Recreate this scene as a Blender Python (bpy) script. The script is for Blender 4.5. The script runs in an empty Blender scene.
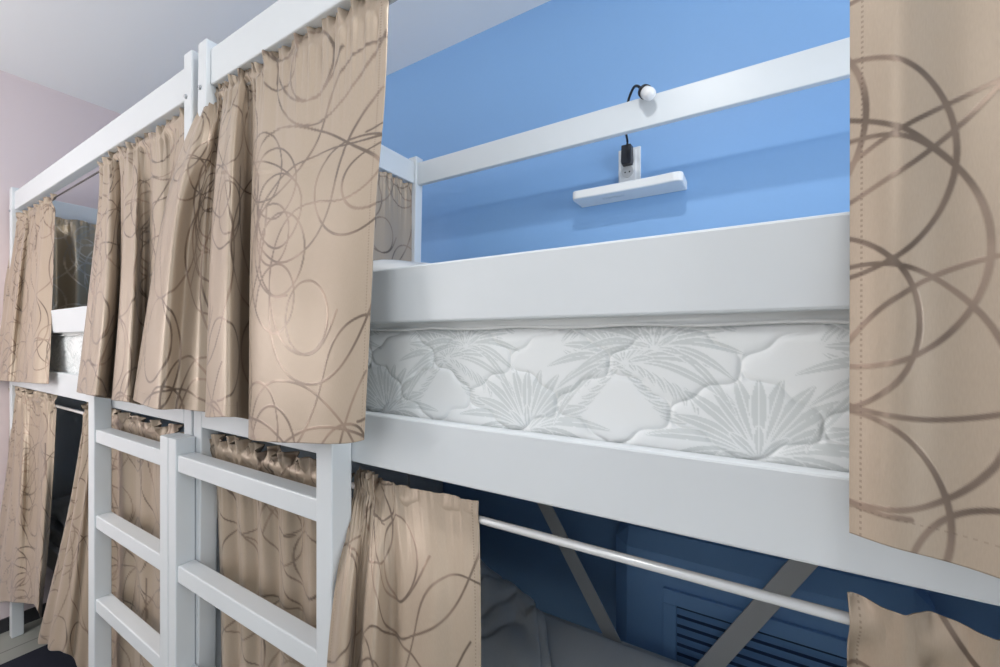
import bpy, bmesh, math, random
import numpy as np
from mathutils import Vector

random.seed(7)
C = bpy.context.scene.collection
H0 = 1.545                      # camera height above the floor (m)

# ---------------------------------------------------------------- camera geometry (measured from the photo)
FPX, UV1, HY = 410.0, 689.0, 340.0
TH = math.atan(UV1 / FPX)
SN, CS = math.sin(TH), math.cos(TH)

def at(x, y, n):
    """point seen at photo position (x, y) whose distance from the camera towards the blue wall is n"""
    u = x - 500.0
    t = n / (u * CS + FPX * SN)
    return Vector((-(t * (-u * SN + FPX * CS)), n, H0 - t * (y - HY)))

def W(x, y, z):                 # height given from the camera level
    return Vector((x, y, z + H0))

# ---------------------------------------------------------------- materials
def new_mat(name):
    m = bpy.data.materials.new(name)
    m.use_nodes = True
    nt = m.node_tree
    b = nt.nodes.get('Principled BSDF')
    return m, nt, b

def simple(name, col, rough=0.5, metal=0.0, bump=0.0, scale=60.0, var=0.0, spec=0.5):
    m, nt, b = new_mat(name)
    b.inputs['Base Color'].default_value = (*col, 1)
    b.inputs['Roughness'].default_value = rough
    b.inputs['Metallic'].default_value = metal
    b.inputs['Specular IOR Level'].default_value = spec
    tc = nt.nodes.new('ShaderNodeTexCoord')
    nz = nt.nodes.new('ShaderNodeTexNoise')
    nz.inputs['Scale'].default_value = scale
    nz.inputs['Detail'].default_value = 4
    nt.links.new(tc.outputs['Object'], nz.inputs['Vector'])
    if var > 0:
        mx = nt.nodes.new('ShaderNodeMix'); mx.data_type = 'RGBA'
        mx.inputs[6].default_value = (*[c * (1 - var) for c in col], 1)
        mx.inputs[7].default_value = (*[min(1, c * (1 + var)) for c in col], 1)
        nt.links.new(nz.outputs['Fac'], mx.inputs[0])
        nt.links.new(mx.outputs[2], b.inputs['Base Color'])
    if bump > 0:
        bp = nt.nodes.new('ShaderNodeBump')
        bp.inputs['Strength'].default_value = bump
        bp.inputs['Distance'].default_value = 0.002
        nt.links.new(nz.outputs['Fac'], bp.inputs['Height'])
        nt.links.new(bp.outputs['Normal'], b.inputs['Normal'])
    return m

M = {}
M['paint'] = simple('white_paint', (0.71, 0.75, 0.78), 0.38, bump=0.05, scale=30, var=0.01)
M['blue'] = simple('blue_wall_paint', (0.26, 0.48, 0.82), 0.55, bump=0.05, scale=90, var=0.015)
M['bluebox'] = simple('blue_gloss_paint', (0.25, 0.48, 0.86), 0.4, bump=0.03, scale=60)
M['pink'] = simple('pale_pink_wall_paint', (0.76, 0.66, 0.68), 0.7, bump=0.05, scale=90)
M['pale'] = simple('pale_wall_paint', (0.55, 0.55, 0.55), 0.7)
M['ceil'] = simple('ceiling_paint', (0.90, 0.92, 0.94), 0.8, bump=0.03, scale=90)
M['dark'] = simple('dark_skirting', (0.03, 0.03, 0.035), 0.5)
M['rug'] = simple('navy_rug', (0.008, 0.011, 0.024), 0.95, bump=0.8, scale=300, var=0.3)
M['steel'] = simple('bright_metal', (0.75, 0.76, 0.78), 0.3, 0.85)
M['bolt'] = simple('bolt_metal', (0.45, 0.47, 0.5), 0.35, 0.9)
M['wire'] = simple('dark_wire', (0.12, 0.11, 0.1), 0.4, 0.6)
M['rodwhite'] = simple('white_rod', (0.78, 0.79, 0.80), 0.25, 0.3)
M['brace'] = simple('grey_brace_paint', (0.66, 0.68, 0.69), 0.45, bump=0.04)
M['black'] = simple('black_plastic', (0.012, 0.013, 0.018), 0.4)
M['plastic'] = simple('white_plastic', (0.86, 0.87, 0.87), 0.25)
M['socket'] = simple('socket_plastic', (0.62, 0.62, 0.61), 0.4)
M['pin'] = simple('socket_hole', (0.02, 0.02, 0.02), 0.6)
M['bulb'] = simple('white_bulb_glass', (0.9, 0.9, 0.9), 0.2)
M['slat_shade'] = simple('slat_shade_blue', (0.05, 0.11, 0.26), 0.6)  # dark blue painted in for the shade between the louvre slats
M['mark'] = simple('grey_print', (0.60, 0.63, 0.65), 0.6)
M['sheet'] = simple('grey_sheet', (0.78, 0.84, 0.90), 0.85, bump=0.15, scale=200, var=0.03)
M['duvet'] = simple('grey_blanket', (0.80, 0.86, 0.91), 0.85, bump=0.15, scale=150, var=0.04)
M['pillow'] = simple('white_cotton', (0.85, 0.86, 0.86), 0.8, bump=0.1, scale=150)
M['film'] = simple('grey_satin_border', (0.78, 0.80, 0.80), 0.2, bump=0.1, scale=25, spec=0.6)
M['piping'] = simple('white_piping', (0.82, 0.83, 0.83), 0.5, bump=0.4, scale=220)
M['wood'] = simple('bare_plank', (0.45, 0.36, 0.26), 0.7, bump=0.2, scale=40, var=0.15)

# floor: big greenish grey tiles
m, nt, b = new_mat('grey_floor_tile'); M['floor'] = m
tc = nt.nodes.new('ShaderNodeTexCoord'); br = nt.nodes.new('ShaderNodeTexBrick')
br.offset = 0.0
br.inputs['Color1'].default_value = (0.30, 0.31, 0.28, 1); br.inputs['Color2'].default_value = (0.33, 0.34, 0.31, 1)
br.inputs['Mortar'].default_value = (0.16, 0.16, 0.15, 1)
br.inputs['Scale'].default_value = 1.0; br.inputs['Mortar Size'].default_value = 0.004
br.inputs['Brick Width'].default_value = 0.45; br.inputs['Row Height'].default_value = 0.45
nt.links.new(tc.outputs['Object'], br.inputs['Vector']); nt.links.new(br.outputs['Color'], b.inputs['Base Color'])
b.inputs['Roughness'].default_value = 0.45

def math_node(nt, op, a, bval=None):
    n = nt.nodes.new('ShaderNodeMath'); n.operation = op
    for i, v in enumerate((a, bval)):
        if v is None: continue
        if isinstance(v, (int, float)): n.inputs[i].default_value = v
        else: nt.links.new(v, n.inputs[i])
    return n.outputs[0]

def curtain_mat(name, col, line, rough=0.44, metal=0.18, line_metal=0.75, line_rough=0.3):
    m, nt, b = new_mat(name)
    at1 = nt.nodes.new('ShaderNodeAttribute'); at1.attribute_name = 'swirl'
    at2 = nt.nodes.new('ShaderNodeAttribute'); at2.attribute_name = 'edge'
    sep = nt.nodes.new('ShaderNodeSeparateXYZ'); nt.links.new(at2.outputs['Vector'], sep.inputs[0])
    uv = nt.nodes.new('ShaderNodeUVMap'); uv.uv_map = 'cloth'
    sp = nt.nodes.new('ShaderNodeSeparateXYZ'); nt.links.new(uv.outputs[0], sp.inputs[0])
    # stitching along the side hems: short dark threads, 5 mm apart
    def near(sock, val, w):
        return math_node(nt, 'LESS_THAN', math_node(nt, 'ABSOLUTE', math_node(nt, 'SUBTRACT', sock, val)), w)
    dash = math_node(nt, 'LESS_THAN', math_node(nt, 'FRACT', math_node(nt, 'MULTIPLY', sp.outputs[1], 190.0)), 0.45)
    st = math_node(nt, 'MULTIPLY', near(sep.outputs[0], 0.0085, 0.0009), dash)
    dash2 = math_node(nt, 'LESS_THAN', math_node(nt, 'FRACT', math_node(nt, 'MULTIPLY', sp.outputs[0], 190.0)), 0.45)
    st2 = math_node(nt, 'MULTIPLY', near(sep.outputs[1], 0.024, 0.0008), dash2)
    st = math_node(nt, 'MAXIMUM', st, math_node(nt, 'MULTIPLY', st2, 0.5))
    # weave
    wv = nt.nodes.new('ShaderNodeTexNoise'); wv.inputs['Scale'].default_value = 900
    mp = nt.nodes.new('ShaderNodeMapping'); mp.inputs['Scale'].default_value = (1, 0.15, 1)
    nt.links.new(uv.outputs[0], mp.inputs['Vector']); nt.links.new(mp.outputs[0], wv.inputs['Vector'])
    base = nt.nodes.new('ShaderNodeMix'); base.data_type = 'RGBA'
    base.inputs[6].default_value = (*[c * 0.93 for c in col], 1); base.inputs[7].default_value = (*[c * 1.07 for c in col], 1)
    nt.links.new(wv.outputs['Fac'], base.inputs[0])
    mx = nt.nodes.new('ShaderNodeMix'); mx.data_type = 'RGBA'
    # satin sheen of the woven line put into its colour, brown to pale along its way
    ln = nt.nodes.new('ShaderNodeTexNoise'); ln.inputs['Scale'].default_value = 9.0; ln.inputs['Detail'].default_value = 2
    nt.links.new(uv.outputs[0], ln.inputs['Vector'])
    rp = nt.nodes.new('ShaderNodeValToRGB'); rp.color_ramp.elements[0].position = 0.42; rp.color_ramp.elements[1].position = 0.62
    rp.color_ramp.elements[0].color = (*line, 1)
    rp.color_ramp.elements[1].color = (*[min(1, c * 2.0) for c in line], 1)
    nt.links.new(ln.outputs['Fac'], rp.inputs['Fac'])
    nt.links.new(at1.outputs['Fac'], mx.inputs[0]); nt.links.new(base.outputs[2], mx.inputs[6])
    nt.links.new(rp.outputs['Color'], mx.inputs[7])
    mx2 = nt.nodes.new('ShaderNodeMix'); mx2.data_type = 'RGBA'
    nt.links.new(math_node(nt, 'MULTIPLY', st, 0.4), mx2.inputs[0]); nt.links.new(mx.outputs[2], mx2.inputs[6])
    mx2.inputs[7].default_value = (0.10, 0.06, 0.045, 1)
    nt.links.new(mx2.outputs[2], b.inputs['Base Color'])
    mr = nt.nodes.new('ShaderNodeMapRange'); mr.inputs['To Min'].default_value = rough; mr.inputs['To Max'].default_value = line_rough
    nt.links.new(at1.outputs['Fac'], mr.inputs['Value']); nt.links.new(mr.outputs[0], b.inputs['Roughness'])
    mr2 = nt.nodes.new('ShaderNodeMapRange'); mr2.inputs['To Min'].default_value = metal; mr2.inputs['To Max'].default_value = line_metal
    nt.links.new(at1.outputs['Fac'], mr2.inputs['Value']); nt.links.new(mr2.outputs[0], b.inputs['Metallic'])
    b.inputs['Sheen Weight'].default_value = 0.12
    b.inputs['Sheen Roughness'].default_value = 0.4
    bp = nt.nodes.new('ShaderNodeBump'); bp.inputs['Strength'].default_value = 0.25; bp.inputs['Distance'].default_value = 0.0006
    hsum = math_node(nt, 'ADD', math_node(nt, 'MULTIPLY', at1.outputs['Fac'], 1.0), math_node(nt, 'MULTIPLY', wv.outputs['Fac'], 0.25))
    hsum = math_node(nt, 'SUBTRACT', hsum, math_node(nt, 'MULTIPLY', st, 1.5))
    nt.links.new(hsum, bp.inputs['Height']); nt.links.new(bp.outputs['Normal'], b.inputs['Normal'])
    return m

M['satin'] = curtain_mat('beige_swirl_satin', (0.425, 0.340, 0.260), (0.155, 0.115, 0.088), line_metal=.42, line_rough=.34)
M['bronze'] = curtain_mat('bronze_satin', (0.46, 0.36, 0.24), (0.42, 0.36, 0.28), rough=0.28, metal=0.45, line_metal=0.5)

# quilted mattress side
m, nt, b = new_mat('quilted_damask'); M['damask'] = m
a = nt.nodes.new('ShaderNodeAttribute'); a.attribute_name = 'damask'
mx = nt.nodes.new('ShaderNodeMix'); mx.data_type = 'RGBA'
mx.inputs[6].default_value = (0.90, 0.93, 0.94, 1); mx.inputs[7].default_value = (0.70, 0.74, 0.745, 1)
nt.links.new(a.outputs['Fac'], mx.inputs[0]); nt.links.new(mx.outputs[2], b.inputs['Base Color'])
mr = nt.nodes.new('ShaderNodeMapRange'); mr.inputs['To Min'].default_value = 0.38; mr.inputs['To Max'].default_value = 0.6
nt.links.new(a.outputs['Fac'], mr.inputs['Value']); nt.links.new(mr.outputs[0], b.inputs['Roughness'])

# ---------------------------------------------------------------- object helpers
def tag(o, label=None, cat=None, group=None, kind=None):
    if label: o['label'] = label
    if cat: o['category'] = cat
    if group: o['group'] = group
    if kind: o['kind'] = kind
    return o

def link(name, mesh, mat, parent=None, smooth=False):
    o = bpy.data.objects.new(name, mesh)
    if mat is not None: mesh.materials.append(mat)
    C.objects.link(o)
    if parent is not None: o.parent = parent; o.matrix_parent_inverse = parent.matrix_world.inverted()
    if smooth:
        mesh.polygons.foreach_set('use_smooth', [True] * len(mesh.polygons))
    return o

def empty(name, loc):
    o = bpy.data.objects.new(name, None)
    o.empty_display_size = 0.1
    o.location = loc
    C.objects.link(o)
    bpy.context.view_layer.update()
    return o

class MB:
    def __init__(s): s.bm = bmesh.new()
    def hexa(s, pts, bev=0.0, seg=2):
        """pts: 8 corners, bottom ring 4 then top ring 4"""
        bm = bmesh.new()
        v = [bm.verts.new(p) for p in pts]
        for f in ((3, 2, 1, 0), (4, 5, 6, 7), (0, 1, 5, 4), (1, 2, 6, 5), (2, 3, 7, 6), (3, 0, 4, 7)):
            bm.faces.new([v[i] for i in f])
        bmesh.ops.recalc_face_normals(bm, faces=bm.faces)
        if bev > 0:
            bmesh.ops.bevel(bm, geom=list(bm.edges), offset=bev, segments=seg, affect='EDGES', profile=0.5)
        s._add(bm); return s
    def box(s, x0, x1, y0, y1, z0, z1, bev=0.0, seg=2):
        return s.hexa([(x0, y0, z0), (x1, y0, z0), (x1, y1, z0), (x0, y1, z0),
                       (x0, y0, z1), (x1, y0, z1), (x1, y1, z1), (x0, y1, z1)], bev, seg)
    def prism(s, prof, f0, f1, bev=0.0, seg=2):
        """prof: list of points; f0/f1 map a profile point to 3d at each end"""
        bm = bmesh.new()
        a = [bm.verts.new(f0(p)) for p in prof]; c = [bm.verts.new(f1(p)) for p in prof]
        n = len(prof)
        bm.faces.new(a); bm.faces.new(c[::-1])
        for i in range(n): bm.faces.new([a[i], a[(i + 1) % n], c[(i + 1) % n], c[i]])
        bmesh.ops.recalc_face_normals(bm, faces=bm.faces)
        if bev > 0: bmesh.ops.bevel(bm, geom=list(bm.edges), offset=bev, segments=seg, affect='EDGES', profile=0.5)
        s._add(bm); return s
    def tube(s, path, r, n=12, caps=True):
        bm = bmesh.new(); rings = []
        path = [Vector(p) for p in path]
        rr = r if isinstance(r, (list, tuple)) else [r] * len(path)
        up = Vector((0, 0, 1))
        for i, p in enumerate(path):
            d = (path[min(i + 1, len(path) - 1)] - path[max(i - 1, 0)])
            d.normalize()
            ref = up if abs(d.dot(up)) < 0.9 else Vector((1, 0, 0))
            e1 = d.cross(ref).normalized(); e2 = d.cross(e1).normalized()
            rings.append([bm.verts.new(p + (e1 * math.cos(2 * math.pi * k / n) + e2 * math.sin(2 * math.pi * k / n)) * rr[i]) for k in range(n)])
        for q, w in zip(rings, rings[1:]):
            for k in range(n): bm.faces.new([q[k], q[(k + 1) % n], w[(k + 1) % n], w[k]])
        if caps: bm.faces.new(rings[0]); bm.faces.new(rings[-1][::-1])
        bmesh.ops.recalc_face_normals(bm, faces=bm.faces)
        for f in bm.faces: f.smooth = len(f.verts) == 4
        s._add(bm); return s
    def _add(s, bm):
        me = bpy.data.meshes.new('tmp'); bm.to_mesh(me); bm.free()
        s.bm.from_mesh(me); bpy.data.meshes.remove(me)
    def build(s, name, mat, parent=None):
        me = bpy.data.meshes.new(name); s.bm.to_mesh(me); s.bm.free()
        return link(name, me, mat, parent)

def catmull(P, t):
    """P: (k, 3) array, t: array in [0, k-1]"""
    P = np.asarray(P, float); k = len(P)
    i = np.clip(np.floor(t).astype(int), 0, k - 2); f = (t - i)[:, None]
    p0 = P[np.clip(i - 1, 0, k - 1)]; p1 = P[i]; p2 = P[i + 1]; p3 = P[np.clip(i + 2, 0, k - 1)]
    p0 = np.where((i == 0)[:, None], 2 * p1 - p2, p0)
    p3 = np.where((i == k - 2)[:, None], 2 * p2 - p1, p3)
    return 0.5 * (2 * p1 + (p2 - p0) * f + (2 * p0 - 5 * p1 + 4 * p2 - p3) * f ** 2 + (3 * p1 - p0 - 3 * p2 + p3) * f ** 3)

def grid_mesh(name, P, uv=None, attrs=None):
    """P: (rows, cols, 3)"""
    r, c = P.shape[:2]
    idx = np.arange(r * c).reshape(r, c)
    q = np.stack([idx[:-1, :-1], idx[1:, :-1], idx[1:, 1:], idx[:-1, 1:]], -1).reshape(-1, 4)
    me = bpy.data.meshes.new(name)
    me.vertices.add(r * c); me.vertices.foreach_set('co', P.reshape(-1).astype(np.float32))
    nf = len(q)
    me.loops.add(nf * 4); me.loops.foreach_set('vertex_index', q.reshape(-1).astype(np.int32))
    me.polygons.add(nf); me.polygons.foreach_set('loop_start', (np.arange(nf) * 4).astype(np.int32))
    me.polygons.foreach_set('use_smooth', np.ones(nf, bool))
    me.update(calc_edges=True)
    if uv is not None:
        l = me.uv_layers.new(name='cloth')
        l.data.foreach_set('uv', uv.reshape(-1, 2)[q.reshape(-1)].reshape(-1).astype(np.float32))
    for k, v in (attrs or {}).items():
        if v.ndim == 3:
            a = me.attributes.new(k, 'FLOAT_VECTOR', 'POINT'); a.data.foreach_set('vector', v.reshape(-1).astype(np.float32))
        else:
            a = me.attributes.new(k, 'FLOAT', 'POINT'); a.data.foreach_set('value', v.reshape(-1).astype(np.float32))
    me.validate()
    return me

# ---------------------------------------------------------------- the swirl pattern woven into the curtains
def swirl_tile(size=0.56, px=560, seed=3):
    rng = np.random.RandomState(seed)
    img = np.full((px, px), 9.0)
    s = px / size
    R = 8
    yy, xx = np.mgrid[-R:R + 1, -R:R + 1]
    for c in range(5):
        x, y, a = rng.rand() * size, rng.rand() * size, rng.rand() * 6.28
        k = rng.choice([-1, 1]) * rng.uniform(6, 14); left = 0.0
        step = 0.001
        target = k
        for i in range(2100):
            if left <= 0:
                left = rng.uniform(0.16, 0.46)
                target = (1 if rng.rand() < 0.62 else -1) * np.sign(target) * rng.choice([4, 8, 11, 14, 18])
            left -= step
            k += (target - k) * 0.03
            a += k * step
            x += math.cos(a) * step; y += math.sin(a) * step * 1.25
            ix, iy = x * s, y * s
            jx, jy = int(math.floor(ix)), int(math.floor(iy))
            d = np.hypot(xx + jx - ix, yy + jy - iy)
            rows = (yy[:, 0] + jy) % px; cols = (xx[0] + jx) % px
            sub = img[np.ix_(rows, cols)]
            img[np.ix_(rows, cols)] = np.minimum(sub, d)
    return img / s, size            # distance in metres
SW, SWS = swirl_tile()

def sample(img, size, u, v):
    h, w = img.shape
    x = (u / size * w) % w; y = (v / size * h) % h
    x0 = np.floor(x).astype(int) % w; y0 = np.floor(y).astype(int) % h
    x1 = (x0 + 1) % w; y1 = (y0 + 1) % h
    fx = x - np.floor(x); fy = y - np.floor(y)
    return (img[y0, x0] * (1 - fx) + img[y0, x1] * fx) * (1 - fy) + (img[y1, x0] * (1 - fx) + img[y1, x1] * fx) * fy

def vnoise(u, v, seed):
    rng = np.random.RandomState(seed)
    o = np.zeros_like(u)
    for i in range(10):
        f = rng.uniform(4, 26); an = rng.uniform(0, 6.28); ph = rng.uniform(0, 6.28)
        o += np.sin(u * f * math.cos(an) + v * f * math.sin(an) + ph) / (1 + f * 0.15)
    return o * 0.3

def curtain(name, label, cols, group=None, nu=160, nv=240, waves=(), gather=0.006, ngather=24, head=0.035,
            wrinkle=0.003, seed=1, off=(0, 0), width=0.0026, scale=1.0, mat='satin', vk=None, axis=1, crease=(), rod=0.0065, gfun=None, vpow=1.0):
    """cols: knots across the curtain, each a list of points from heading to hem; axis: the direction folds stand out in"""
    K = len(cols); kv = len(cols[0])
    A = np.array([[list(p) for p in c] for c in cols])             # K, kv, 3
    tv = np.linspace(0, 1, nv) ** vpow
    if vk is None: vk = np.linspace(0, 1, kv)
    tvk = np.interp(tv, vk, np.arange(kv))
    B = np.stack([catmull(A[k], tvk) for k in range(K)], 0)         # K, nv, 3
    tu = np.linspace(0, K - 1, nu)
    P = np.stack([catmull(B[:, j], tu) for j in range(nv)], 0)      # nv, nu, 3
    # cloth coordinates: width measured in the lower half, length down the middle
    row = P[int(nv * 0.7)]
    u = np.concatenate([[0], np.cumsum(np.linalg.norm(np.diff(row, axis=0), axis=1))])
    col = P[:, nu // 2]
    v = np.concatenate([[0], np.cumsum(np.linalg.norm(np.diff(col, axis=0), axis=1))])
    U, V = np.meshgrid(u, v)
    L = v[-1]; Wd = u[-1]
    un = U / Wd
    for (n, a0, a1, ph, sharp) in waves:
        w = np.sin(2 * math.pi * (n * un + ph) + sharp * np.sin(2 * math.pi * (n * un + ph)) + 0.5 * np.sin(3.1 * un + ph * 5))
        P[:, :, axis] += w * (a0 + (a1 - a0) * (V / L))
    rng = np.random.RandomState(seed)
    ph = np.cumsum(rng.uniform(0.6, 1.4, nu)); ph = ph / ph[-1] * ngather * 2 * math.pi
    g = np.sin(ph)[None, :] + 0.5 * np.sin(2.3 * ph + 1)[None, :]
    fade = np.exp(-V / 0.06) * (1.0 if gfun is None else gfun(un))
    tight = 1 - 0.75 * np.exp(-((V - head) / 0.011) ** 2)            # drawn in where the rod runs
    P[:, :, axis] += gather * g * fade * tight
    P[:, :, 2] += gather * 0.7 * np.sin(ph * 0.5 + 2)[None, :] * np.exp(-V / 0.02) * (1.0 if gfun is None else gfun(un))
    P[:, :, axis] += wrinkle * vnoise(U, V * 0.8, seed) * np.clip(V / 0.1, 0, 1)
    if rod:
        wr = np.exp(-((V - head) / 0.02) ** 2)
        P[:, :, 1] = P[:, :, 1] * (1 - wr) + np.minimum(P[:, :, 1], 0.560 - rod - 0.0015) * wr
    for (cv, d) in crease:
        P[:, :, axis] -= d * np.exp(-np.abs(V - cv) / 0.004)
    SU = U * scale + off[0]; SV = V * scale + off[1]
    d = sample(SW, SWS, SU, SV)
    sw = np.clip((width - d) / 0.0012 + 0.5, 0, 1)
    edge = np.stack([np.minimum(U, Wd - U), L - V, V], -1)
    me = grid_mesh(name, P, np.stack([U, V], -1), {'swirl': sw, 'edge': edge})
    o = link(name, me, M[mat])
    s = o.modifiers.new('cloth_thickness', 'SOLIDIFY'); s.thickness = 0.0014; s.offset = 0
    tag(o, label, 'curtain', group)
    return o

# ================================================================ THE ROOM
XL, YB, ZC = -3.37, 1.585, H0 + 1.423
def slab(name, x0, x1, y0, y1, z0, z1, mat):
    o = MB().box(x0, x1, y0, y1, z0, z1).build(name, M[mat]); o['kind'] = 'structure'; return o
slab('floor', XL - 0.1, 2.6, -1.9, YB + 0.1, -0.08, 0.0, 'floor')
slab('ceiling', XL - 0.1, 2.6, -1.9, YB + 0.1, ZC, ZC + 0.08, 'ceil')
slab('wall_back', XL - 0.1, 2.6, YB, YB + 0.1, 0.0, ZC, 'blue')
slab('wall_left', XL - 0.1, XL, -1.8, YB, 0.0, ZC, 'pink')
slab('wall_front', XL - 0.1, 2.6, -1.9, -1.8, 0.0, ZC, 'pale')
slab('wall_right', 2.5, 2.6, -1.8, YB, 0.0, ZC, 'pale')
slab('baseboard_left', XL, XL + 0.012, -1.8, YB, 0.0, 0.07, 'dark')
slab('baseboard_back', XL + 0.012, 2.5, YB - 0.012, YB, 0.0, 0.07, 'dark')

# ================================================================ BUNK BEDS
PD, PW = 0.043, 0.045                      # post depth and width
Y0, Y1 = 0.53, 1.375                       # front and back of the bed frame
ZP = 0.793
RAIL = (0.676, 0.770); GUARD = (0.031, 0.129); LOW = (-0.2335, -0.137)

def post(bed, xb, xt, y0, top=ZP):
    """a post whose left edge runs from xb at the floor to xt at the top"""
    zt = top + H0
    p = MB().hexa([(xb, y0, 0), (xb + PW, y0, 0), (xb + PW, y0 + PD, 0), (xb, y0 + PD, 0),
                   (xt, y0, zt), (xt + PW, y0, zt), (xt + PW, y0 + PD, zt), (xt, y0 + PD, zt)], 0.003)
    return p.build('post', M['paint'], bed)

def board(name, bed, x0, x1, y0, y1, z, mat='paint'):
    return MB().box(x0, x1, y0, y1, z[0] + H0, z[1] + H0, 0.0035).build(name, M[mat], bed)

def bolt(bed, x, y, z, parent=None):
    b = MB().tube([(x, y, z + H0), (x, y - 0.003, z + H0), (x, y - 0.0045, z + H0)], [0.006, 0.006, 0.004], 14)
    return b.build('bolt', M['bolt'], parent or bed)

def make_bed(label, xl, xr, uptall, upshort, tall_left, rodmat_top, rtop, braces):
    """xl, xr: (floor, top) left edges of the end posts; uptall / upshort: ladder upright spans"""
    bed = empty('bunk_bed', ((xl[0] + xr[0]) / 2, (Y0 + Y1) / 2, 0))
    tag(bed, label, 'bunk bed', 'white bunk beds along the blue wall')
    for xs in (xl, xr):
        post(bed, *xs, Y0); post(bed, *xs, Y1 - PD)
    ft = (RAIL[0] + RAIL[1]) / 2 / ZP                      # posts may lean: follow them
    def edge(xs, z): return xs[0] + (xs[1] - xs[0]) * (z + H0) / (ZP + H0)
    rz = 0.72
    a, b = edge(xl, rz) + PW, edge(xr, rz)
    board('front_rail', bed, a, b, Y0 + 0.010, Y0 + 0.044, RAIL)
    board('back_rail', bed, a, b, Y1 - PD + 0.010, Y1 - PD + 0.032, (RAIL[0] - 0.005, RAIL[1] - 0.003))
    for xs in (xl, xr):
        x = edge(xs, rz)
        board('end_rail', bed, x + 0.010, x + 0.034, Y0 + PD, Y1 - PD, RAIL)
        for z in (LOW, (-1.09, -0.99)):
            x2 = edge(xs, z[0])
            board('end_board', bed, x2 + 0.010, x2 + 0.034, Y0 + PD, Y1 - PD, z)
    a, b = edge(xl, -0.2) + PW, edge(xr, -0.2)
    board('side_board', bed, a, b, Y0, Y0 + 0.022, LOW)
    board('side_board', bed, a, b, Y1 - 0.03, Y1 - 0.008, LOW)
    a, b = edge(xl, -1.0) + PW, edge(xr, -1.0)
    board('side_board', bed, a, b, Y0 + 0.052, Y0 + 0.074, (-1.09, -0.99))
    board('side_board', bed, a, b, Y1 - 0.03, Y1 - 0.008, (-1.09, -0.99))
    for xs in (xl, xr):
        board('light_block_panel', bed, edge(xs, -.6) + 0.014, edge(xs, -.6) + 0.030, Y0 + PD, YB - 0.004, (-0.989, -0.2345))  # unseen panel, added to keep window light out of the lower bunk
    board('light_block_board', bed, edge(xl, -.2) + PW, edge(xr, -.2), Y1 + 0.001, YB - 0.004, (-0.200, -0.180))  # unseen board, added to stop light falling down behind the bed
    # guard board between the tall ladder upright and the far post
    if tall_left: board('guard_board', bed, edge(xl, 0.1) + PW, uptall[1], Y0, Y0 + 0.022, GUARD)
    else: board('guard_board', bed, uptall[0], edge(xr, 0.1), Y0, Y0 + 0.022, GUARD)
    # base boards that carry the mattresses
    for zb in (LOW[0] + 0.004, -1.085):
        n = 12
        aa, bb = edge(xl, zb) + PW + 0.004, edge(xr, zb) - 0.004
        for i in range(n):
            x0 = aa + (bb - aa) * i / n
            MB().box(x0 + 0.01, x0 + (bb - aa) / n - 0.01, (Y0 + 0.023 if zb > -.5 else Y0 + 0.076), Y1 - 0.031, zb + H0, zb + H0 + 0.018, 0.002).build('bed_slat', M['wood'], bed)
    # ladder
    yl0, yl1 = 0.484, 0.529
    lad = MB().box(uptall[0], uptall[1], yl0, yl1, 0, H0 + GUARD[1] - 0.004, 0.003).build('ladder', M['paint'], bed)
    MB().box(upshort[0], upshort[1], yl0, yl1, 0, H0 - 0.2585, 0.003).build('upright', M['paint'], lad)
    x0, x1 = sorted((uptall, upshort)); x0, x1 = x0[1], x1[0]
    for zt in (-0.300, -0.588, -0.868, -1.150):
        MB().box(x0 - 0.0005, x1 + 0.0005, yl0 + 0.004, yl1 - 0.001, H0 + zt - 0.044, H0 + zt, 0.003).build('rung', M['paint'], lad)
    # bolts at the head of the front posts
    for xs in (xl, xr):
        xx = edge(xs, 0.70) + PW * 0.42
        bolt(bed, xx - 0.004, Y0, 0.672)
    # rods
    aa, bb = edge(xl, 0.64) + PW, edge(xr, 0.64)
    MB().tube([(aa, 0.560, H0 + 0.640), (bb, 0.560, H0 + 0.640)], rtop, 10).build('curtain_rod', M[rodmat_top], bed)
    aa, bb = edge(xl, -0.29) + PW, edge(xr, -0.29)
    MB().tube([(aa, 0.560, H0 - 0.294), (bb, 0.560, H0 - 0.294)], 0.0062, 16).build('curtain_rod', M['rodwhite'], bed)
    for (p, q, w) in braces:
        p, q = Vector(p), Vector(q)
        h = Vector((w / 2, 0, 0)); d = Vector((0, 0.006, 0))
        MB().hexa([q - h, q + h, q + h + d, q - h + d, p - h, p + h, p + h + d, p - h + d], 0.001, 1).build('brace', M['brace'], bed)
    return bed

bed_r = make_bed('nearer white bunk bed with the grey mattress edge in full view and nearer ladder',
                 (-1.318, -1.256), (0.690, 0.690), (-0.690, -0.644), (-1.3125, -1.268), False, 'rodwhite', 0.004,
                 [(W(-0.86, Y1 - 0.038, -0.19), W(-0.355, Y1 - 0.038, -1.0), 0.057),
                  (W(0.375, Y1 - 0.038, -0.19), W(-0.115, Y1 - 0.038, -1.0), 0.062)])
bed_l = make_bed('farther white bunk bed standing against the pale pink wall',
                 (-3.298, -3.298), (-1.339, -1.339), (-1.925, -1.868), (-1.3635, -1.3145), True, 'wire', 0.003, [])

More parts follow.
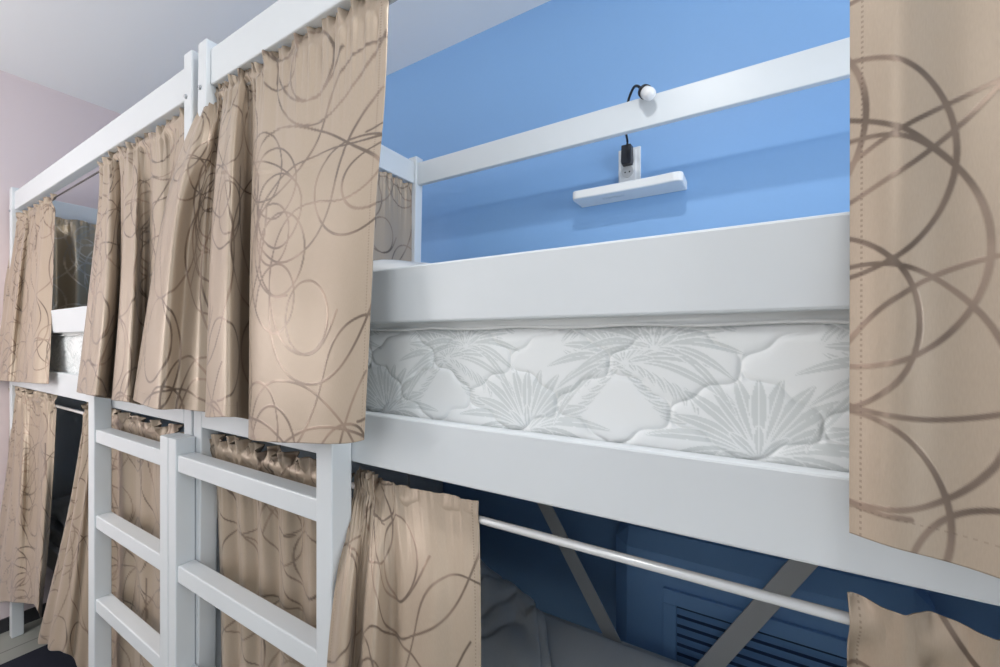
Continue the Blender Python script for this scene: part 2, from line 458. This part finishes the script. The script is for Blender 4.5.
# ================================================================ MATTRESSES
def damask_tile(w=0.30, h=0.24, px=4000):
    nx, ny = 900, 720
    img = np.zeros((ny, nx)); X, Y = np.meshgrid((np.arange(nx) + .5) / nx * w, (np.arange(ny) + .5) / ny * h)
    def leaf(bx, by, ang, ln, wd, curl):
        best = None
        for sx in (-w, 0, w):
            for sy in (-h, 0, h):
                dx, dy = X - bx - sx, Y - by - sy
                s = dx * math.cos(ang) + dy * math.sin(ang); t = -dx * math.sin(ang) + dy * math.cos(ang)
                t = t - curl * s * s / ln
                q = np.clip(s / ln, 0, 1)
                half = wd * np.sin(np.pi * q ** 1.5) ** 0.75
                ins = (s > 0) & (s < ln) & (np.abs(t) < half)
                vein = (np.abs(t) < 0.0007 + 0.0004 * (1 - q))
                img[ins & ~vein] = 1.0
                img[(s > 0) & (s < ln) & (np.abs(t) >= half) & (np.abs(t) < half + 0.0020)] = 0.0
    def plume(cx, cy, sc, tilt):
        for a in (-1.85, 1.85, -1.55, 1.55, -1.25, 1.25, -.95, .95, -.68, .68, -.44, .44, -.2, .2, 0):
            ln = sc * (0.074 + 0.016 * abs(a)) * (0.86 if int(abs(a) * 10) % 2 else 1.0)
            leaf(cx + 0.010 * math.sin(a), cy + 0.008 * math.cos(a), math.pi / 2 - a * 0.80 + tilt, ln, 0.0068 * sc, -0.42 * np.sign(a) * abs(a))
        for a in np.linspace(-1.2, 1.2, 5):
            leaf(cx, cy - 0.002, math.pi / 2 - a + tilt, sc * 0.036, 0.0040 * sc, -0.3 * a)
    def spray(cx, cy, ang, ln, n=8):
        for k in range(n):
            q = k / n
            px_, py_ = cx + math.cos(ang) * ln * q, cy + math.sin(ang) * ln * q
            for sgn in (-1, 1):
                leaf(px_, py_, ang + sgn * (1.05 - 0.5 * q), 0.040 * (1 - 0.45 * q), 0.0042, -0.5 * sgn)
    spray(0.16, 0.045, 0.75, 0.13); spray(0.05, 0.06, 2.5, 0.12); spray(0.17, 0.15, 0.25, 0.11)
    spray(0.10, 0.17, 2.0, 0.08, 6)
    plume(0.115, 0.022, 1.15, 0.0); plume(0.262, 0.130, 1.0, 0.2); plume(0.0, 0.150, 0.9, -0.2)
    return img, w, h
DM, DMW, DMH = damask_tile()

def sample2(img, w, h, u, v):
    ny, nx = img.shape
    x = (u / w * nx) % nx; y = (v / h * ny) % ny
    x0 = np.floor(x).astype(int) % nx; y0 = np.floor(y).astype(int) % ny
    x1 = (x0 + 1) % nx; y1 = (y0 + 1) % ny; fx = x - np.floor(x); fy = y - np.floor(y)
    return (img[y0, x0] * (1 - fx) + img[y0, x1] * fx) * (1 - fy) + (img[y1, x0] * (1 - fx) + img[y1, x1] * fx) * fy

def upper_mattress(name, label, x0, x1, vis, res):
    yf, yb = 0.562, 1.315
    zb, zt = -0.212, 0.018
    root = empty(name, ((x0 + x1) / 2, (yf + yb) / 2, H0 + zb))
    tag(root, label, 'mattress', 'quilted upper bunk mattresses')
    # quilted front border; finer where it can be seen
    xs = np.concatenate([np.linspace(x0, vis[0], 60)[:-1], np.linspace(vis[0], vis[1], res), np.linspace(vis[1], x1, 60)[1:]])
    zs = np.linspace(zb, zt, 190 if res > 200 else 60)
    X, Z = np.meshgrid(xs, zs)
    Wq, Hq = 0.156, 0.125
    a = X / Wq; bz = (Z + 0.03) / Hq
    f1 = a + bz * 1.0 + 0.06 * np.sin(2 * np.pi * (a - bz) + 0.6) + 0.045 * np.sin(2 * np.pi * 2 * (a - bz))
    f2 = a - bz * 1.0 + 0.06 * np.sin(2 * np.pi * (a + bz)) + 0.045 * np.sin(2 * np.pi * 2 * (a + bz) + 1)
    d1 = np.abs(f1 - np.round(f1)) * Wq * 0.75; d2 = np.abs(f2 - np.round(f2)) * Wq * 0.75
    puff = np.minimum(1 - np.exp(-d1 / 0.0045), 1 - np.exp(-d2 / 0.0045))
    edge = np.clip(np.minimum(zt - Z, Z - zb) / 0.02, 0, 1)
    Y = yf + 0.002 - 0.0042 * puff * (0.35 + 0.65 * edge) + 0.003 * (1 - edge) ** 2 + 0.0012 * vnoise(X * 5, Z * 5, 5)
    P = np.stack([X, Y, Z + H0], -1)[::-1]
    dm = sample2(DM, DMW, DMH, X + 0.10, Z + 0.160)[::-1]
    o = link('quilted_border', grid_mesh('quilted_border', P, None, {'damask': dm}), M['damask'], root)
    # body with softly rounded top, sides and back
    MB().box(x0, x1, yf + 0.007, yb, H0 + zb, H0 + zt + 0.030, 0.012, 3).build('mattress_body', M['damask'], root)
    # satin strip above the border: rolls over the top edge
    n = 14; xs2 = np.linspace(x0, x1, 260)
    rows = []
    for k in range(n):
        q = k / (n - 1)
        wv = 0.0016 * np.sin(xs2 * 11 + 5 * q) + 0.0010 * np.sin(xs2 * 31 - 7 * q)
        if q < 0.6:
            y = yf - 0.006 + 0.0022 * math.sin(q * 13) + wv; z = zt + 0.001 + 0.022 * q / 0.6 + wv * 0.3
        else:
            r = (q - 0.6) / 0.4 * math.pi / 2
            y = yf - 0.004 + 0.024 * (1 - math.cos(r)) + wv; z = zt + 0.023 + 0.010 * math.sin(r) + wv * 0.3
        rows.append(np.stack([xs2, y, z + H0], -1))
    link('top_border', grid_mesh('top_border', np.array(rows)[::-1].copy()), M['film'], root)
    pp = [(x, yf - 0.006 + 0.0012 * math.sin(x * 60), H0 + zt + 0.0015 + 0.0012 * math.sin(x * 37)) for x in np.linspace(x0, x1, 260)]
    MB().tube(pp, 0.0024, 8).build('piping', M['piping'], root)
    return root
upper_mattress('mattress', 'pale quilted floral mattress on the upper bunk of the nearer bed', -1.262, 0.683, (-0.70, 0.13), 620)
upper_mattress('mattress', 'grey quilted mattress glimpsed between curtains on the farther upper bunk', -3.248, -1.347, (-2.9, -2.2), 140)

def soft_box(name, x0, x1, y0, y1, z0, z1, mat, parent=None, r=0.03, amp=0.004, seed=1, nx=60, ny=30):
    """soft slab: a closed rounded shell with a little unevenness"""
    bm = bmesh.new()
    bmesh.ops.create_cube(bm, size=1.0)
    for v in bm.verts:
        v.co = Vector(((x0 + x1) / 2 + v.co.x * (x1 - x0), (y0 + y1) / 2 + v.co.y * (y1 - y0), (z0 + z1) / 2 + v.co.z * (z1 - z0)))
    bmesh.ops.bevel(bm, geom=list(bm.edges), offset=r, segments=5, affect='EDGES', profile=0.5)
    bmesh.ops.subdivide_edges(bm, edges=[e for e in bm.edges if e.calc_length() > 0.1], cuts=22, use_grid_fill=True)
    bmesh.ops.triangulate(bm, faces=[f for f in bm.faces if len(f.verts) > 4])
    rng = np.random.RandomState(seed); fs = rng.uniform(6, 22, (6, 3)); ph = rng.uniform(0, 6, 6)
    bm.normal_update()
    for v in bm.verts:
        s = sum(math.sin(v.co.dot(Vector(f)) + p) for f, p in zip(fs, ph)) / 6
        if v.co.z > z0 + 0.01: v.co += v.normal * s * amp
    me = bpy.data.meshes.new(name); bm.to_mesh(me); bm.free()
    return link(name, me, mat, parent, True)

lm = soft_box('mattress', -1.255, 0.680, 0.608, 1.300, H0 - 1.065, H0 - 0.942, M['sheet'], None, 0.022, 0.003, 4)
tag(lm, 'lower bunk mattress in a plain grey sheet, below the nearer upper bunk', 'mattress')
lm2 = soft_box('mattress', -3.240, -1.350, 0.608, 1.300, H0 - 1.065, H0 - 0.942, M['sheet'], None, 0.022, 0.003, 8)
tag(lm2, 'lower bunk mattress in grey sheet behind the farther ladder', 'mattress')

# ---- pillow showing above the guard board
def pillow(name, cx, cy, cz, lx, ly, lz, mat, seed, n=48):
    us = np.linspace(-1, 1, n); U, V = np.meshgrid(us, us)
    e = (1 - np.abs(U) ** 2.6) * (1 - np.abs(V) ** 2.6)
    e = np.clip(e, 0, 1) ** 0.42
    wr = 0.05 * np.sin(7 * U + 3 * V + seed) * np.sin(5 * V - 2 * U) + 0.04 * np.sin(13 * U * V + seed)
    pin = 1 - 0.07 * (U ** 2 * V ** 2) * 0 - 0.05 * (np.abs(U) > 2)
    X = cx + lx / 2 * U * (1 - 0.06 * (1 - np.abs(V)) * np.abs(U)); Y = cy + ly / 2 * V * (1 - 0.06 * (1 - np.abs(U)) * np.abs(V))
    T = cz + lz / 2 + lz / 2 * e * (1 + wr) ; Bt = cz + lz / 2 - lz / 2 * e
    top = np.stack([X, Y, T], -1)[::-1].copy(); bot = np.stack([X, Y, Bt], -1)
    bm = bmesh.new()
    for P in (top, bot):
        me = grid_mesh('tmp', P); bm.from_mesh(me); bpy.data.meshes.remove(me)
    bmesh.ops.remove_doubles(bm, verts=bm.verts, dist=0.0002)
    bmesh.ops.recalc_face_normals(bm, faces=bm.faces)
    me = bpy.data.meshes.new(name); bm.to_mesh(me); bm.free()
    return link(name, me, mat, None, True)
pl = pillow('pillow', -0.86, 0.82, H0 + 0.050, 0.60, 0.44, 0.150, M['pillow'], 1)
tag(pl, 'white pillow peeking over the guard board at the nearer upper bunk', 'pillow')
pl2 = pillow('pillow', -2.92, 0.90, H0 - 0.938, 0.46, 0.60, 0.14, M['sheet'], 3)
tag(pl2, 'grey pillow in the dark lower bunk by the pale pink wall', 'pillow')

# ---- folded blanket on the lower bunk: three folds stacked, rounded ends towards the room's right
def blanket():
    zb, ht = H0 - 0.940, 0.105
    prof = []
    lobes = 3; h = ht / lobes
    xr, xl = -0.440, -1.20
    for k in range(lobes):
        z0 = zb + k * h
        sh = (-0.004, 0.022, -0.012)[k]
        for q in np.linspace(-math.pi / 2, math.pi / 2, 13):
            prof.append((xr + sh - 0.045 + 0.045 * math.cos(q), z0 + h / 2 + (h / 2 - 0.0008) * math.sin(q)))
        if k < lobes - 1: prof.append((xr - 0.10, z0 + h))
    for x in np.linspace(xr - 0.08, xl, 150)[1:]:
        prof.append((x, zb + ht + 0.012 * math.sin((x - xr) * 7) ** 2))
    for q in np.linspace(0, 1, 6)[1:]:
        prof.append((xl - 0.012 * math.sin(math.pi * q), zb + ht * (1 - q)))
    prof = np.array(prof); ny = 90
    ys = np.linspace(0.63, 1.235, ny); rows = []
    for i, y in enumerate(ys):
        e = min(1, min(y - 0.63, 1.235 - y) / 0.10); e = math.sqrt(max(0, 1 - (1 - e) ** 2))
        p = prof.copy()
        p[:, 1] = zb + (p[:, 1] - zb) * (0.62 + 0.38 * e) * (1 + 0.10 * math.sin(6 * y + 1)) + (0.005 * np.sin(p[:, 0] * 30 + y * 25) + 0.006 * np.sin(p[:, 0] * 17 - y * 31 + 2)) * (p[:, 1] > zb + 0.02)
        p[:, 1] = zb + (p[:, 1] - zb) * (1 + 0.7 * np.clip((xr - 0.03 - p[:, 0]) / 0.22, 0, 1) ** 1.3)
        dd = xr - p[:, 0]; topm = (p[:, 1] > zb + ht * 0.9)
        for k0, dp in ((0.02, .016), (0.075, .013), (0.15, .012), (0.26, .008)):
            p[:, 1] -= topm * dp * np.exp(-((dd - k0 - 0.62 * (1.17 - y)) / 0.010) ** 2)
        p[:, 0] += 0.014 * math.sin(9 * y) - 0.44 * (y - 0.95) * (p[:, 0] > -1.0) - 0.03 * (1 - e)
        rows.append(np.stack([p[:, 0], np.full(len(p), y), p[:, 1]], -1))
    P = np.array(rows)
    me0 = grid_mesh('blanket', P)
    bm = bmesh.new(); bm.from_mesh(me0); bpy.data.meshes.remove(me0)
    bm.verts.ensure_lookup_table(); n = len(prof)
    bm.faces.new([bm.verts[i] for i in range(n)]); bm.faces.new([bm.verts[(ny - 1) * n + i] for i in range(n)][::-1])
    for i in range(ny - 1): bm.faces.new([bm.verts[i * n], bm.verts[(i + 1) * n], bm.verts[(i + 1) * n + n - 1], bm.verts[i * n + n - 1]])
    bmesh.ops.recalc_face_normals(bm, faces=bm.faces)
    me = bpy.data.meshes.new('blanket'); bm.to_mesh(me); bm.free()
    return link('blanket', me, M['duvet'], None, True)
tag(blanket(), 'thick folded grey blanket lying on the nearer lower bunk beside the curtain', 'blanket')

# ================================================================ CURTAINS
GU, GL, GE = 'beige swirl curtains of the upper bunks', 'beige swirl curtains of the lower bunks', 'curtains across the bed ends'

curtain('curtain', 'wide beige swirl curtain bunched over the nearer ladder, reaching the nearer guard board', [
    [at(207, 98, .560), at(183, 142, .518), at(160, 228, .480), at(134, 400, .450)],
    [at(213, 93, .552), at(193, 144, .498), at(174, 230, .460), at(156, 409, .428)],
    [at(218, 88, .568), at(208, 146, .522), at(190, 232, .500), at(178, 409, .466)],
    [at(222, 86, .560), at(214, 146, .540), at(203, 234, .508), at(196, 411, .474)],
    [at(227, 83, .566), at(219, 146, .548), at(212, 236, .520), at(210, 413, .486)],
    [at(230, 80, .552), at(220, 146, .505), at(213, 240, .470), at(206, 417, .436)],
    [at(241, 74, .550), at(234, 146, .495), at(230, 242, .455), at(226, 417, .420)],
    [at(248, 69, .566), at(244, 146, .532), at(243, 244, .500), at(242, 418, .462)],
    [at(254, 66, .570), at(254, 146, .550), at(256, 247, .532), at(259, 424, .500)],
    [at(258, 63, .552), at(253, 146, .510), at(251, 248, .476), at(249, 438, .444)],
    [at(280, 48, .556), at(276, 140, .505), at(274, 245, .462), at(272, 442, .432)],
    [at(308, 30, .560), at(305, 135, .508), at(303, 238, .466), at(303, 443, .436)],
    [at(334, 14, .556), at(331, 125, .510), at(328, 232, .468), at(328, 444, .440)],
    [at(362, -2, .562), at(357, 115, .514), at(352, 224, .474), at(350, 443, .450)],
    [at(389, -16, .558), at(384, 100, .516), at(375, 213, .480), at(364, 440, .462)]],
    GU, nu=420, nv=420, waves=((9, .003, .000, .2, .3),), vk=(0, .16, .42, 1), gather=.009, ngather=26, seed=3, off=(.02, .37), width=.0025,
    wrinkle=.0030, crease=((.30, .0007), (.311, -.0005)))

curtain('curtain', 'flat beige swirl curtain hanging closest, cut off by the photo edge beside the quilted mattress', [
    [W(.095, .560, .675), W(.0865, .505, .20), W(.0790, .462, -.168)],
    [W(.135, .555, .675), W(.117, .492, .20), W(.106, .452, -.170)],
    [W(.180, .565, .675), W(.160, .500, .20), W(.150, .462, -.178)],
    [W(.240, .555, .675), W(.235, .490, .20), W(.235, .450, -.190)],
    [W(.340, .565, .675), W(.335, .505, .20), W(.335, .470, -.195)],
    [W(.470, .555, .675), W(.465, .490, .20), W(.465, .450, -.195)],
    [W(.660, .560, .675), W(.655, .500, .20), W(.655, .465, -.195)]],
    GU, nu=420, nv=560, gather=.008, ngather=30, seed=8, off=(.33, .29), width=.0019, scale=.8, wrinkle=.0034)

curtain('curtain', 'beige swirl curtain gathered beside the two middle posts on the farther upper bunk', [
    [at(101, 163, .560), at(90, 280, .482), at(76, 392, .452)],
    [at(109, 158, .548), at(103, 280, .448), at(93, 396, .422)],
    [at(116, 153, .566), at(116, 280, .476), at(106, 398, .456)],
    [at(121, 150, .572), at(121, 280, .505), at(112, 399, .482)],
    [at(127, 147, .552), at(122, 280, .465), at(113, 400, .440)],
    [at(137, 141, .556), at(134, 280, .462), at(127, 402, .436)],
    [at(146, 136, .568), at(145, 280, .505), at(142, 405, .476)],
    [at(158, 129, .550), at(158, 280, .490), at(160, 407, .470)],
    [at(171, 120, .568), at(172, 280, .510), at(176, 408, .488)],
    [at(186, 111, .560), at(185, 280, .505), at(190, 409, .484)]],
    GU, nu=300, nv=300, waves=((8, .005, .001, .1, .4),), gather=.009, ngather=20, seed=5, off=(.2, .4), width=.0026, scale=.9)

curtain('curtain', 'narrow beige swirl curtain on the farther upper bunk beside the pale pink wall', [
    [at(17, 216, .560), at(2, 300, .530), at(-14, 380, .500)],
    [at(25, 212, .546), at(13, 300, .500), at(3, 381, .470)],
    [at(34, 207, .566), at(24, 300, .528), at(17, 382, .495)],
    [at(44, 201, .550), at(37, 300, .510), at(33, 383, .475)],
    [at(54, 195, .560), at(51, 300, .532), at(48, 384, .500)]],
    GU, nu=200, nv=260, waves=((6, .006, .003, .3, .3),), gather=.010, ngather=14, seed=9, off=(.45, .05), width=.0023, scale=.9)

curtain('curtain', 'beige swirl curtain on the nearer lower bunk covering the foot of the folded grey blanket', [
    [at(357, 470, .556), at(327, 660, .468), W(-.640, .455, -1.29)],
    [at(365, 473, .568), at(343, 662, .455), W(-.600, .440, -1.29)],
    [at(372, 475, .550), at(356, 664, .495), W(-.590, .485, -1.29)],
    [at(380, 478, .570), at(370, 666, .462), W(-.545, .450, -1.29)],
    [at(390, 482, .552), at(391, 668, .500), W(-.530, .490, -1.29)],
    [at(404, 486, .562), at(414, 672, .480), W(-.475, .465, -1.29)],
    [at(440, 493, .556), at(447, 678, .492), W(-.420, .480, -1.29)],
    [at(479, 501, .560), at(481, 684, .515), W(-.340, .500, -1.29)]],
    GL, nu=300, nv=520, waves=((7, .003, .000, .0, .3),), gather=.009, ngather=22, seed=12, off=(.12, .33), width=.0019, wrinkle=.003,
    gfun=lambda q: .12 + .88 / (1 + np.exp((q - .36) * 30)))

curtain('curtain', 'beige swirl curtain seen between the rungs of the nearer ladder', [
    [W(-1.262, .562, -.258), W(-1.225, .562, -.75), W(-1.215, .562, -1.29)],
    [W(-1.10, .562, -.258), W(-1.08, .565, -.75), W(-1.08, .562, -1.29)],
    [W(-.92, .562, -.262), W(-.91, .562, -.75), W(-.91, .562, -1.29)],
    [W(-.690, .562, -.265), W(-.685, .568, -.75), W(-.685, .570, -1.29)]],
    GL, nu=260, nv=300, waves=((6, .009, .010, .15, .4),), gather=.013, ngather=17, seed=15, off=(.02, .22), width=.0019, wrinkle=.003)

curtain('curtain', 'beige swirl curtain behind the rungs of the farther ladder with its corner flared out', [
    [at(88, 402, .560), at(68, 510, .535), at(36, 640, .500)],
    [at(92, 404, .550), at(79, 514, .520), at(58, 652, .480)],
    [at(97, 406, .566), at(90, 518, .545), at(76, 658, .520)],
    [W(-2.05, .556, -.255), W(-2.04, .550, -.75), W(-2.12, .535, -1.29)],
    [W(-1.85, .560, -.258), W(-1.85, .562, -.75), W(-1.88, .560, -1.29)],
    [W(-1.60, .560, -.260), W(-1.60, .562, -.75), W(-1.60, .562, -1.29)],
    [W(-1.350, .560, -.262), W(-1.352, .566, -.75), W(-1.352, .566, -1.29)]],
    GL, nu=300, nv=300, waves=((8, .007, .007, .2, .4),), gather=.012, ngather=24, seed=19, off=(.31, .13), width=.0024)

curtain('curtain', 'beige swirl curtain on the farther lower bunk, its hem above the bed post foot', [
    [at(13, 386, .560), at(-6, 500, .530), at(-26, 600, .500)],
    [at(23, 389, .548), at(17, 500, .500), at(8, 602, .480)],
    [at(35, 392, .566), at(31, 500, .530), at(28, 603, .505)],
    [at(46, 394, .550), at(44, 500, .520), at(39, 610, .500)],
    [at(57, 396, .560), at(52, 500, .540), at(41, 619, .520)]],
    GL, nu=200, nv=260, waves=((5, .006, .004, .0, .3),), gather=.012, ngather=14, seed=23, off=(.5, .41), width=.0025)

curtain('curtain', 'shiny beige swirl curtain on the nearer lower bunk under the flat hanging curtain', [
    [W(.0945, .556, -.268), W(.0945, .556, -.75), W(.0945, .556, -1.29)],
    [W(.250, .556, -.268), W(.250, .556, -.75), W(.250, .556, -1.29)],
    [W(.450, .556, -.268), W(.450, .556, -.75), W(.450, .556, -1.29)],
    [W(.665, .556, -.268), W(.665, .556, -.75), W(.665, .556, -1.29)]],
    GL, nu=460, nv=400, waves=((10, .010, .018, .05, .4),), vpow=1.9, head=.026, gather=.002, ngather=12, seed=27, off=(.25, .5), width=.0024, wrinkle=.006)

curtain('curtain', 'beige looped curtain inside the nearer upper bunk, hung under the end rail', [
    [W(-1.236, .585, .672), W(-1.236, .585, .35), W(-1.236, .585, .06)],
    [W(-1.236, .85, .672), W(-1.236, .85, .35), W(-1.236, .85, .06)],
    [W(-1.236, 1.10, .672), W(-1.236, 1.10, .35), W(-1.236, 1.10, .06)],
    [W(-1.236, 1.325, .672), W(-1.236, 1.325, .35), W(-1.236, 1.325, .06)]],
    GE, nu=260, nv=220, waves=((5, .004, .003, .2, .2),), gather=.006, ngather=20, seed=31, off=(.4, .2), width=.0026, axis=0, rod=0)

curtain('curtain', 'dark bronze shiny curtain at the far end of the farther upper bunk', [
    [W(-3.225, .585, .672), W(-3.225, .585, .35), W(-3.225, .585, .06)],
    [W(-3.225, .85, .672), W(-3.205, .85, .35), W(-3.225, .85, .06)],
    [W(-3.225, 1.10, .672), W(-3.235, 1.10, .35), W(-3.225, 1.10, .06)],
    [W(-3.225, 1.325, .672), W(-3.225, 1.325, .35), W(-3.225, 1.325, .06)]],
    GE, nu=200, nv=180, waves=((4, .016, .034, .2, .5),), gather=.006, ngather=16, seed=35, off=(.1, .1), width=.0030, axis=0, mat='bronze', wrinkle=.006, rod=0)

# ================================================================ ON THE BLUE WALL
# small shelf, seen from below
lamp = empty('wall_shelf', (-0.362, YB, H0 + 0.55))
tag(lamp, 'small white shelf fixed to the blue wall under the socket', 'shelf')
sx0, sx1, sy = -.560, -.172, 1.470
prof = [(sx0, YB), (sx0 - .002, sy + .020), (sx0 + .002, sy + .007), (sx0 + .012, sy), (sx0 + .10, sy + .002), (sx1 - .10, sy + .004),
        (sx1 - .030, sy - .001), (sx1 - .010, sy + .003), (sx1 - .002, sy + .014), (sx1, YB)]
MB().prism(prof, lambda p: (p[0], p[1], H0 + .530), lambda p: (p[0], p[1], H0 + .562), .005, 3).build('shelf_board', M['plastic'], lamp)
mk = MB()
random.seed(4)
for i in range(8):                     # small worn grey print under the shelf, not legible in the photo
    x = -.452 + i * .010; y = 1.520 + .004 * random.random()
    hw, hh = .0035 + .002 * random.random(), .005 + .004 * random.random()
    mk.box(x - hw, x + hw, y - hh, y + hh, H0 + .5290, H0 + .5299)
mk.build('printed_mark', M['mark'], lamp)

# socket
sk = empty('wall_socket', (-.37, YB, H0 + .62))
tag(sk, 'white wall socket on the blue wall with a black plug in it', 'socket')
MB().box(-.412, -.330, YB - .010, YB, H0 + .575, H0 + .722, .003).build('socket_plate', M['plastic'], sk)
fr = MB().box(-.408, -.345, YB - .016, YB - .0101, H0 + .585, H0 + .712, .003).build('socket_frame', M['plastic'], sk)
MB().tube([(-.376, YB - .0161, H0 + .632), (-.376, YB - .019, H0 + .632)], .022, 28).build('socket_face', M['socket'], sk)
for dx in (-.008, .008):
    MB().tube([(-.376 + dx, YB - .0191, H0 + .630), (-.376 + dx, YB - .0197, H0 + .630)], .0028, 10).build('socket_hole', M['pin'], sk)

# small lamp on a black cable thrown over the back rail
bl = empty('cable_lamp', (-.370, YB - .05, H0 + .66))
tag(bl, 'small white bulb on a black cable hooked over the back rail', 'lamp')
pb = MB().prism([(-.018, .0), (.018, .0), (.021, .012), (.019, .070), (-.019, .070), (-.021, .012)],
           lambda p: (-.374 + p[0], YB - .0165, H0 + .652 + p[1]), lambda p: (-.374 + p[0] * .9, YB - .050, H0 + .650 + p[1] * 1.02), .003, 2)
pb.build('plug', M['black'], bl)
yb = Y1 - PD + 0.032                      # back of the rail
yf_ = Y1 - PD + 0.010
path = [W(-.373, YB - .034, .717), W(-.372, YB - .036, .74), W(-.360, 1.47, .745), W(-.342, 1.400, .750),
        W(-.334, 1.385, .775), W(-.321, 1.372, .801), W(-.303, 1.350, .811), W(-.288, 1.336, .802), W(-.276, 1.330, .785)]
pp = catmull(np.array([list(p) for p in path]), np.linspace(0, len(path) - 1, 60))
MB().tube([tuple(p) for p in pp], .0042, 10).build('cable', M['black'], bl)
ax = Vector((.50, -.42, -.62)).normalized()
c0 = W(-.279, 1.331, .787)
MB().tube([c0, c0 + ax * .012, c0 + ax * .020, c0 + ax * .034], [.007, .012, .019, .0205], 20).build('bulb_holder', M['black'], bl)
MB().tube([c0 + ax * .030, c0 + ax * .036, c0 + ax * .056, c0 + ax * .066, c0 + ax * .072, c0 + ax * .074], [.014, .0185, .0195, .0175, .011, .003], 24).build('bulb', M['bulb'], bl)

# louvred box in the lower bunk
vb = empty('vent_box', (0.0, YB, H0 - 1.2))
tag(vb, 'blue louvred box on the wall behind the lower bunk of the nearer bed', 'vent cover')
x0, x1, z0, z1, yf = -.388, .420, -1.20, -.655, 1.42
ch = .045
MB().hexa([W(x0 - .01, YB, z0), W(x0, yf, z0), W(x1, yf, z0), W(x1 + .01, YB, z0),
           W(x0 - .01, YB, z1 + .02), W(x0, yf, z1), W(x1, yf, z1), W(x1 + .01, YB, z1 + .02)], ch, 1).build('casing', M['bluebox'], vb)
fx0, fx1, fz0, fz1 = -.225, .300, -1.17, -.800
fr = MB()
for bx in ((fx0, fx1, fz1 - .045, fz1), (fx0, fx0 + .040, fz0, fz1 - .0452), (fx1 - .040, fx1, fz0, fz1 - .0452)):
    fr.box(bx[0], bx[1], yf - .016, yf - .0002, bx[2] + H0, bx[3] + H0, .002)
gr = fr.build('grille_frame', M['bluebox'], vb)
MB().box(fx0 + .041, fx1 - .041, yf - .003, yf - .0003, fz0 + H0, fz1 - .046 + H0).build('slat_shade_plate', M['slat_shade'], gr)  # dark sheet standing in for shade in the gaps
z = fz1 - .049
while z > fz0:
    a = W(fx0 + .0405, yf - .0035, z); b2 = W(fx1 - .0405, yf - .0035, z)
    o = Vector((0, .009, -.0225)); d = Vector((0, .001, -.004)); a.y -= .0115; b2.y -= .0115
    MB().hexa([a + d + o, b2 + d + o, b2 + d, a + d, a + o, b2 + o, b2, a], 0).build('louvre_slat', M['bluebox'], gr)
    z -= .030

# rug
rg = MB().box(-3.03, -1.2, -.25, .74, 0.0005, .006, .002).build('rug', M['rug'])
tag(rg, 'dark navy rug on the floor at the foot of the bunk beds', 'rug')

# ================================================================ LIGHT
def area(name, loc, target, sx, sy, power, col):
    l = bpy.data.lights.new(name, 'AREA'); l.shape = 'RECTANGLE'; l.size = sx; l.size_y = sy
    l.energy = power; l.color = col
    o = bpy.data.objects.new(name, l); o.location = loc
    d = Vector(target) - Vector(loc); o.rotation_euler = d.to_track_quat('-Z', 'Y').to_euler()
    C.objects.link(o); return o
def globe(name, loc, r, power, col):
    l = bpy.data.lights.new(name, 'POINT'); l.shadow_soft_size = r; l.energy = power; l.color = col
    o = bpy.data.objects.new(name, l); o.location = loc; C.objects.link(o); return o
globe('ceiling_light', (-2.2, -0.75, ZC - 0.45), 0.25, 11, (1.0, 0.98, 0.96))
area('ceiling_light', (0.10, -1.2, ZC - 0.08), (0.10, -0.9, 0.0), 0.5, 0.5, 9.0, (1.0, 0.99, 0.97))
area('ceiling_light', (-0.15, 0.38, ZC - 0.03), (-0.15, 0.381, 0.0), 0.10, 0.10, 9.0, (1.0, 0.99, 0.97))
globe('room_lamp', (-0.45, -1.5, H0 + 0.12), 0.22, 9, (1.0, 0.98, 0.96))
globe('room_lamp', (-2.6, -0.95, H0 + 0.15), 0.36, 46, (1.0, 0.97, 0.94))
area('window_light', (2.44, 0.45, H0 + 0.20), (-1.2, 0.9, H0 + 0.15), 1.6, 1.1, 54, (0.93, 0.97, 1.0))
w = bpy.data.worlds.new('room_light'); bpy.context.scene.world = w; w.use_nodes = True
w.node_tree.nodes['Background'].inputs[0].default_value = (0.93, 0.96, 1.0, 1)
w.node_tree.nodes['Background'].inputs[1].default_value = 0.3

# ================================================================ CAMERA
cam = bpy.data.cameras.new('camera'); co = bpy.data.objects.new('camera', cam); C.objects.link(co)
cam.sensor_width = 36.0; cam.lens = 36.0 * FPX / 1000.0
cam.shift_y = (HY - 333.5) / 1000.0
cam.clip_start = 0.01
co.location = (0, 0, H0); co.rotation_euler = (math.pi / 2, 0, math.pi / 2 - TH)
bpy.context.scene.camera = co
vs = bpy.context.scene.view_settings
vs.view_transform = 'Standard'; vs.look = 'None'; vs.gamma = 1.0; vs.use_curve_mapping = False
vs.exposure = -0.05
